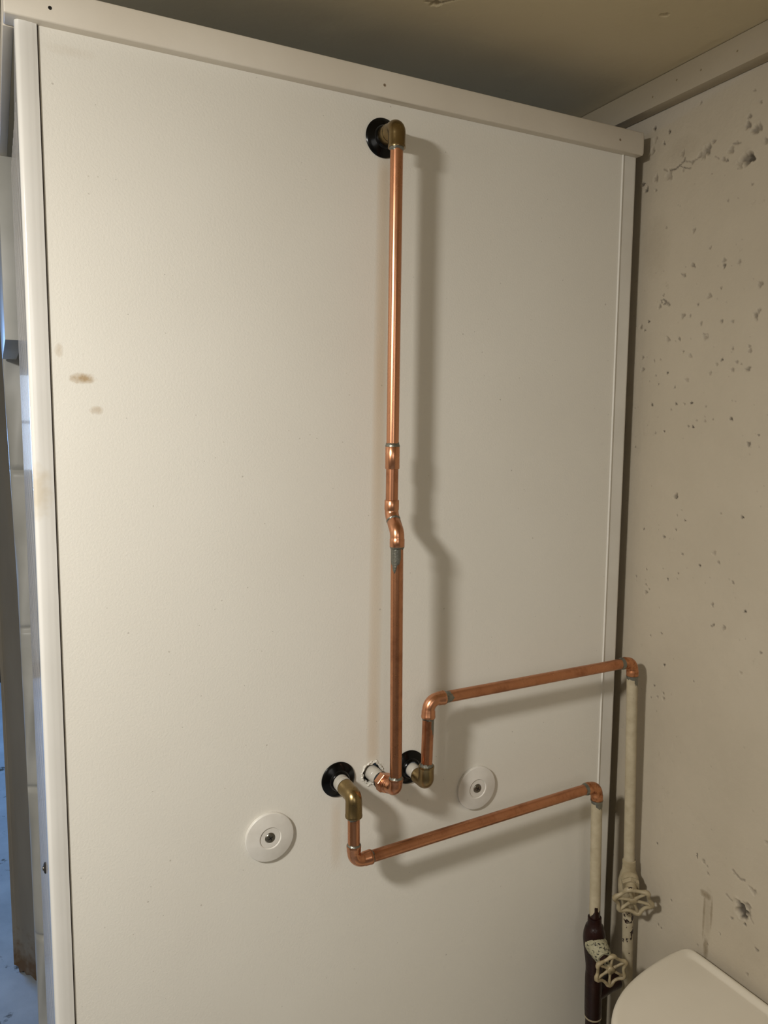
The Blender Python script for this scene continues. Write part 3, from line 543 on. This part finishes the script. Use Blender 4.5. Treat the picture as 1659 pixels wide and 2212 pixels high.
finish('hole_sleeve', lathe(bmesh.new(), (.3885, .003, 1.09), (0, 1, 0), [(0, .0126), (.03, .0126)], 40, cap=False), simple('hole_wall', '6A6458', '8A8476', .7), t)
for i in range(7):
    a = rn.uniform(0, 2 * PI); r = rn.uniform(.016, .019); bm = bmesh.new()
    p = Vector((.3885 + r * math.cos(a), -.0002, 1.09 + r * math.sin(a)))
    v = [bm.verts.new(p + Vector((rn.uniform(-.0018, .0018), rn.uniform(-.0014, -.0001), rn.uniform(-.0018, .0018)))) for _ in range(3)] + [bm.verts.new(p + Vector((0, .0004, 0)))]
    bmesh.ops.convex_hull(bm, input=v); finish('plastic_flake', bm, 'torn', t, smooth=False)

# ------------------------------------------------------------ centre riser
r1 = thing('riser_pipe', 'long upright copper pipe with a jog, from the top elbow down to the torn hole', 'pipe', (.3885, -.062, 1.083))
TX, TZ = .3938, 1.8795
elb, A, Q = elbow('brass_elbow', r1, (TX, -.0420, TZ), (.0027/.04, 1, .05), (-.008, 0, -1), 'brass', Rs=.0101, Rb=.0101, ra=.0068, la=.014, lb=.0160, lip=.0002)
finish('brass_collar', lathe(bmesh.new(), (.3962, -.0095, 1.8813), (-.06, -1, -.04), [(0, .0098), (.0005, .0110), (.010, .0110), (.0125, .0104)], 32), 'brass', r1)
ring(r1, Q, (0, 0, -1))
p_a = Vector((TX - .0002, -.042, 1.857)); p_c = Vector((.3918, -.042, 1.5159)); p_d = Vector((.3917, -.042, 1.4883)); p_e = Vector((.3915, -.042, 1.4509))
pipe(r1, p_a, p_c + Vector((0, 0, -.004)), 'copper_bright')
cpl = finish('coupling', tube(bmesh.new(), [p_c, p_c + Vector((0, 0, -.0006)), p_d + Vector((0, 0, .0006)), p_d], [.0081, .0087, .0087, .0081], 32), 'copper_bright', r1, angle=50)
ring(r1, p_c, (0, 0, 1), wdt=.003)
pipe(r1, p_d + Vector((0, 0, .004)), p_e + Vector((0, 0, -.004)), 'copper')
# two 45 degree bends
j1 = Vector((.3914, -.0420, 1.4335)); j2 = Vector((.3887, -.0620, 1.4135)); dj = (j2 - j1).normalized()
P = [p_e, p_e + Vector((0, 0, -.0006)), j1 + Vector((0, 0, .006))]; rr = [.0082, .0088, .0088]
_, arc, _ = elbow_path(j1, (0, 0, 1), dj, .012, .001, .001, 7); P += arc + [j1 + dj * .0095]; rr += [.0084] * len(arc) + [.0084]
finish('offset_elbow', tube(bmesh.new(), P, rr, 32), 'copper_bright', r1, angle=50)
ring(r1, j1 + dj * .0095, dj, r=.0078, wdt=.0015)
_, arc, _ = elbow_path(j2, -dj, (0, 0, -1), .012, .001, .001, 7)
e3 = Vector((.3887, -.062, 1.3964)); P = [j2 - dj * .0175, j2 - dj * .0168] + arc + [j2 + Vector((0, 0, -.0068)), j2 + Vector((0, 0, -.0075)), e3 + Vector((0, 0, .0006)), e3]
rr = [.0079, .0084] + [.0085] * len(arc) + [.0085, .0089, .0089, .0083]
finish('offset_elbow', tube(bmesh.new(), P, rr, 32), 'copper_bright', r1, angle=50)
p_f = Vector((.3887, -.062, 1.400)); p_g = Vector((.3902, -.062, 1.100))
pipe(r1, p_f, p_g, 'copper'); ring(r1, e3, (0, 0, -1), wdt=.0015)
smear(r1, e3 + Vector((0, 0, -.0004)), (0, 0, -1), (-.7, -.7, 0), .0075, .030, 1.1, 4)
elb, A, Q = elbow('copper_elbow', r1, (.3903, -.062, 1.0928), (0, 0, 1), (-.02, 1, -.02), 'copper', ra=.0100, la=.0065, lb=.006, lip=.0004)
ring(r1, A, (0, 0, 1), wdt=.002); ring(r1, Q, (0, 1, 0), wdt=.0025)
ad = finish('adapter', lathe(bmesh.new(), (.3898, -.0455, 1.0915), (-.03, 1, -.03), [(0, .0086), (.0005, .0092), (.0035, .0092), (.0040, .0100), (.0060, .0100), (.0062, .0108), (.0075, .0110)], 32), 'copper_bright', r1)
bm = bmesh.new(); hexnut(bm, (.3896, -.0380, 1.0912), (-.03, 1, -.03), .0128, 0, .0105); finish('hex_nut', bm, 'copper_bright', r1, angle=20)
finish('washer', lathe(bmesh.new(), (.3890, -.0275, 1.0908), (-.02, 1, -.02), [(0, .0104), (.0008, .0110), (.0030, .0110), (.0035, .0098)], 32), 'black_rubber', r1)
finish('plastic_tube', lathe(bmesh.new(), (.3889, -.0245, 1.0905), (-.02, 1, -.01), [(0, .0088), (.0005, .0092), (.012, .0092), (.0125, .0096), (.016, .0096), (.045, .0096)], 32), 'white_plastic', r1)

# ------------------------------------------------------------ right supply
r2 = thing('right_supply_pipe', 'upper copper and cream painted supply pipe crossing to the concrete wall', 'pipe', (.8075, -.046, 0))
elb, A, Q = elbow('brass_elbow', r2, (.4427, -.0462, 1.0862), (0, 1, 0), (0, 0, 1), 'brass', Rs=.0099, Rb=.0099, ra=.0066, la=.0160, lb=.0155, lip=.0003)
finish('plastic_collar', lathe(bmesh.new(), (.4427, -.0080, 1.0878), (0, -1, -.03), [(0, .0092), (.013, .0092), (.0135, .0088), (.018, .0086)], 32), 'white_plastic', r2)
ring(r2, Q, (0, 0, 1), wdt=.003)
c2 = Vector((.4450, -.046, 1.1942)); u2 = (c2 - Vector((.4427, -.0462, 1.1094))).normalized(); c3 = Vector((.7905, -.046, 1.1988)); h2 = (c3 - c2).normalized()
elb, A2, Q2 = elbow('copper_elbow', r2, c2, -u2, h2, 'copper_bright', ra=.013, la=.010, lb=.010, lip=.0003)
pipe(r2, (.4427, -.0462, 1.104), A2 + u2 * .003, 'copper'); ring(r2, A2, -u2, wdt=.0015); ring(r2, Q2, h2, wdt=.003)
smear(r2, A2 - u2 * .0004, -u2, (.75, -.6, 0), .0075, .026, .9, 9); smear(r2, Q2, h2, (0, -.9, .3), .0075, .012, 1.4, 12)
low2 = Vector((.8075, -.046, .700)); d2 = (low2 - c3).normalized(); 
elb, A3, Q3 = elbow('copper_elbow', r2, c3, -h2, d2, 'scorched', ra=.012, la=.0085, lb=.010, label='scorched copper elbow against the wall')
pipe(r2, Q2 - h2 * .003, A3 + h2 * .003, 'copper'); ring(r2, A3, -h2, wdt=.0035)
ring(r2, Q3, d2, r=.0082, wdt=.004); smear(r2, Q3 + d2 * .001, d2, (.6, -.8, 0), .0080, .016, 1.1, 3)
top2 = Q3 - d2 * .002; v1c = c3 + d2 * ((c3.z - .852) / -d2.z)
pipe(r2, top2, c3 + d2 * ((c3.z - .880) / -d2.z), 'painted_right', r=.0080, name='painted_pipe')
pipe(r2, c3 + d2 * ((c3.z - .815) / -d2.z), low2, 'painted_right', r=.0082, name='painted_pipe')
pipe(r2, low2, (.8078, -.046, .0), 'painted_right', r=.0082, name='painted_pipe')

def wheel(bm, hub, axis, Rl, Rv, rt, lobes=6, phase=0.0, up=(0, 0, 1)):
    hub = Vector(hub); a = Vector(axis).normalized(); u = (Vector(up) - a * a.dot(Vector(up))).normalized(); v = a.cross(u)
    pts, rad = [], []; N = lobes * 8
    for i in range(N):
        t = 2 * PI * i / N; k = .5 + .5 * math.cos(lobes * t); r = Rv + (Rl - Rv) * k ** 1.6
        pts.append(hub + (u * math.cos(t + phase) + v * math.sin(t + phase)) * r + a * (.0012 * k)); rad.append(rt * (1 + .55 * k ** 2))
    tube(bm, pts, rad, 12, closed=True)
    for i in range(lobes):
        t = 2 * PI * i / lobes + phase; d = u * math.cos(t) + v * math.sin(t)
        tube(bm, [hub + d * .003 - a * .001, hub + d * (Rl * .5) - a * .0004, hub + d * (Rl - .001) + a * .0008], [rt * 1.15, rt * .8, rt * 1.1], 10)
    lathe(bm, hub, a, [(-.004, .0046), (-.003, .0060), (.0015, .0060), (.0025, .0050)], 18)
    return bm
# valve on the right supply
vz = lambda z: c3 + d2 * ((c3.z - z) / -d2.z)
valve1 = finish('stop_valve', tube(bmesh.new(), [vz(z) for z in (.8885, .8878, .872, .866, .855, .845, .835, .825, .820, .808, .8072)], [.0084, .0096, .0102, .0125, .0150, .0156, .0150, .0125, .0104, .0100, .0084], 28), 'painted_valve', r2, angle=50)
a1 = Vector((-.52, -.74, -.36)).normalized(); b1 = vz(.866)
hub1 = b1 + a1 * .046
finish('bonnet', lathe(bmesh.new(), b1, a1, [(.008, .0130), (.016, .0128), (.0162, .0110), (.022, .0105), (.0225, .0085), (.030, .0080), (.031, .0045), (.046, .0036)], 24), 'painted_valve', valve1, angle=30)
bm = bmesh.new(); hexnut(bm, b1, a1, .0140, .0165, .0225); finish('gland_nut', bm, 'painted_valve', valve1, angle=20)
finish('handwheel', wheel(bmesh.new(), hub1, a1, .0275, .0225, .0026, 6, .35), 'painted_valve', valve1, angle=60)

# ------------------------------------------------------------ left supply
r3 = thing('left_supply_pipe', 'lower copper supply pipe ending in peeling paint and a dark brown valve', 'pipe', (.741, -.046, 0))
elb, A, Q = elbow('brass_elbow', r3, (.3398, -.0482, 1.0903), (0, 1, .02), (0, 0, -1), 'brass', Rs=.0104, Rb=.0103, ra=.0070, la=.0190, lb=.0190, lip=.0003)
finish('plastic_collar', lathe(bmesh.new(), (.3396, -.0080, 1.0915), (0, -1, -.02), [(0, .0104), (.009, .0104), (.0095, .0098), (.018, .0096)], 32), 'white_plastic', r3)
ring(r3, Q, (0, 0, -1), wdt=.0025)
d1 = Vector((.3402, -.048, 1.0055)); d4 = Vector((.7312, -.046, 1.0205)); h3 = (d4 - d1).normalized()
elb, A4, Q4 = elbow('copper_elbow', r3, d1, (0, 0, 1), h3, 'copper', ra=.0125, la=.009, lb=.011, lip=.0003)
pipe(r3, (.3398, -.0482, 1.066), A4 + Vector((0, 0, -.003)), 'copper'); ring(r3, A4, (0, 0, 1), wdt=.0018); ring(r3, Q4, h3, wdt=.0012)
low3 = Vector((.7402, -.046, .695)); d3 = (low3 - d4).normalized()
elb, A5, Q5 = elbow('copper_elbow', r3, d4, -h3, d3, 'scorched', ra=.012, la=.009, lb=.010, label='scorched copper elbow')
pipe(r3, Q4 - h3 * .003, A5 + h3 * .003, 'copper'); ring(r3, A5, -h3, wdt=.003); ring(r3, Q5, d3, r=.0082, wdt=.004)
smear(r3, Q5 + d3 * .001, d3, (.2, -1, 0), .0080, .012, 1.2, 8)
pz = lambda z: d4 + d3 * ((d4.z - z) / -d3.z)
pipe(r3, Q5 - d3 * .002, pz(.806), 'painted_left', r=.0080, name='painted_pipe')
valve2 = finish('stop_valve', tube(bmesh.new(), [pz(z) for z in (.815, .8145, .804, .801, .791, .781, .768, .750, .738, .722, .7215)], [.0085, .0100, .0104, .0128, .0158, .0167, .0158, .0135, .0122, .0118, .010], 28), 'dark_pipe', r3, angle=50)
a2 = Vector((-.30, -.94, -.10)).normalized(); b2 = pz(.776)
finish('bonnet', lathe(bmesh.new(), b2, a2, [(.004, .0165), (.012, .0162), (.0125, .0150), (.022, .0146), (.023, .0138), (.032, .0130), (.037, .0112), (.0375, .0050), (.058, .0036)], 26), 'tape', valve2, angle=40, label='bonnet under flaking pale tape')
bm = bmesh.new(); hexnut(bm, b2, a2, .0095, .0365, .044); finish('gland_nut', bm, 'dark_pipe', valve2, angle=20)
finish('handwheel', wheel(bmesh.new(), b2 + a2 * .056, a2, .0242, .0196, .0022, 6, -.02), simple('handwheel_paint', 'A39474', '6E6044', .5, scale=110, lo=.40, hi=.75, bump=(200, .3, .001)), valve2, angle=60, label='cream painted handwheel with six lobes')
finish('tee', tube(bmesh.new(), [pz(z) for z in (.728, .7275, .715, .665, .655, .6545)], [.0100, .0120, .0128, .0128, .0124, .0110], 28), 'dark_pipe', r3, angle=50)
finish('tee_branch', tube(bmesh.new(), [pz(.690), pz(.690) + Vector((.016, .002, .001)), pz(.690) + Vector((.033, .004, .002)), pz(.690) + Vector((.050, .004, .002))], [.0125, .0125, .0125, .0118], 24), 'dark_pipe', r3, angle=50)
finish('seal_ring', lathe(bmesh.new(), pz(.6535), d3, [(-.0012, .0118), (-.0006, .0128), (.0010, .0128), (.0016, .0118)], 28), simple('pale_ring', '8A7F68', 'A0947A', .4), r3)
pipe(r3, pz(.655), (.742, -.046, 0), 'dark_pipe', r=.0112, name='brown_pipe')

# ------------------------------------------------------------ toilet against the right wall
toi = thing('toilet', 'white toilet cistern with rounded lid standing against the concrete wall', 'toilet', (.70, -.345, 0))
def outline(d=0.0, z=0.0, y0=-.144, y1=-.545):
    """top view: straight along the wall, strongly rounded away from it"""
    pts = []; ym = (y0 + y1) / 2; x1 = .8205 - d
    pts += [(x1, y0 - .018 - d), (x1 - .002, y0 - .009 - d), (x1 - .008, y0 - .003 - d), (x1 - .020, y0 - d)]
    rear = [(.780, -.1445), (.745, -.1485), (.710, -.1560), (.680, -.1650), (.652, -.1785), (.628, -.1955), (.608, -.2190), (.596, -.2480), (.588, -.2850), (.585, -.3445)]
    for x, y in rear:
        nx = (x - .74) ; ny = (y - ym); L = math.hypot(nx, ny) or 1
        pts.append((x - d * nx / L, y - d * ny / L))
    m = [(x, 2 * ym - y) for x, y in pts[::-1]][1:]
    return [(x, y, z) for x, y in pts + m]
def loft(name, rings, mat, parent, angle=40, smooth=True):
    bm = bmesh.new(); RR = [[bm.verts.new(p) for p in r] for r in rings]; k = len(RR[0])
    for A, Q in zip(RR[:-1], RR[1:]):
        for i in range(k): bm.faces.new((A[i], A[(i+1) % k], Q[(i+1) % k], Q[i]))
    bm.faces.new(RR[0]); bm.faces.new(RR[-1]); o = finish(name, bm, mat, parent, angle=angle)
    return o
o = loft('cistern_lid', [outline(.004, .772), outline(.0, .776), outline(0, .7995), outline(.0008, .8035), outline(.0030, .8068), outline(.0062, .8085), outline(.0100, .8086), outline(.0170, .8082), outline(.0190, .8081)] + [[(.70 + (x - .70) * k, -.3445 + (y + .3445) * k, .8081) for x, y, z in outline(.0190, .8081)] for k in (.9, .75, .5, .2)], 'porcelain', toi, angle=50)
for v in o.data.vertices:
    if v.co.x + .70 > .79 and .806 < v.co.z < .8087 and v.co.x + .70 > .8085: v.co.z += .0035
md = o.modifiers.new('round', 'SUBSURF'); md.levels = 2; md.render_levels = 2
loft('cistern', [outline(.045, .40), outline(.020, .44), outline(.012, .60), outline(.010, .772)], 'porcelain', toi, angle=50)
finish('flush_button', lathe(bmesh.new(), (.70, -.345, .8080), (0, 0, 1), [(0, .022), (.003, .022), (.004, .020), (.003, .001)], 32), 'screw', toi)
def oval(cx, cy, rx, ry, z, k=36): return [(cx + rx * math.cos(2*PI*i/k), cy + ry * math.sin(2*PI*i/k), z) for i in range(k)]
loft('bowl', [oval(.56, -.345, .22, .10, 0), oval(.56, -.345, .19, .09, .06), oval(.54, -.345, .18, .09, .18), oval(.49, -.345, .24, .15, .30), oval(.46, -.345, .26, .185, .39), oval(.46, -.345, .26, .185, .40)], 'porcelain', toi, angle=60)
loft('seat', [oval(.44, -.345, .235, .185, .400), oval(.44, -.345, .24, .19, .408), oval(.44, -.345, .235, .185, .430)], 'porcelain', toi, angle=40)
loft('bowl_neck', [oval(.64, -.345, .10, .09, .05), oval(.67, -.345, .10, .10, .30), oval(.69, -.345, .09, .12, .41)], 'porcelain', toi, angle=60)
for o in bpy.data.objects:
    if '_w' in o: del o['_w']
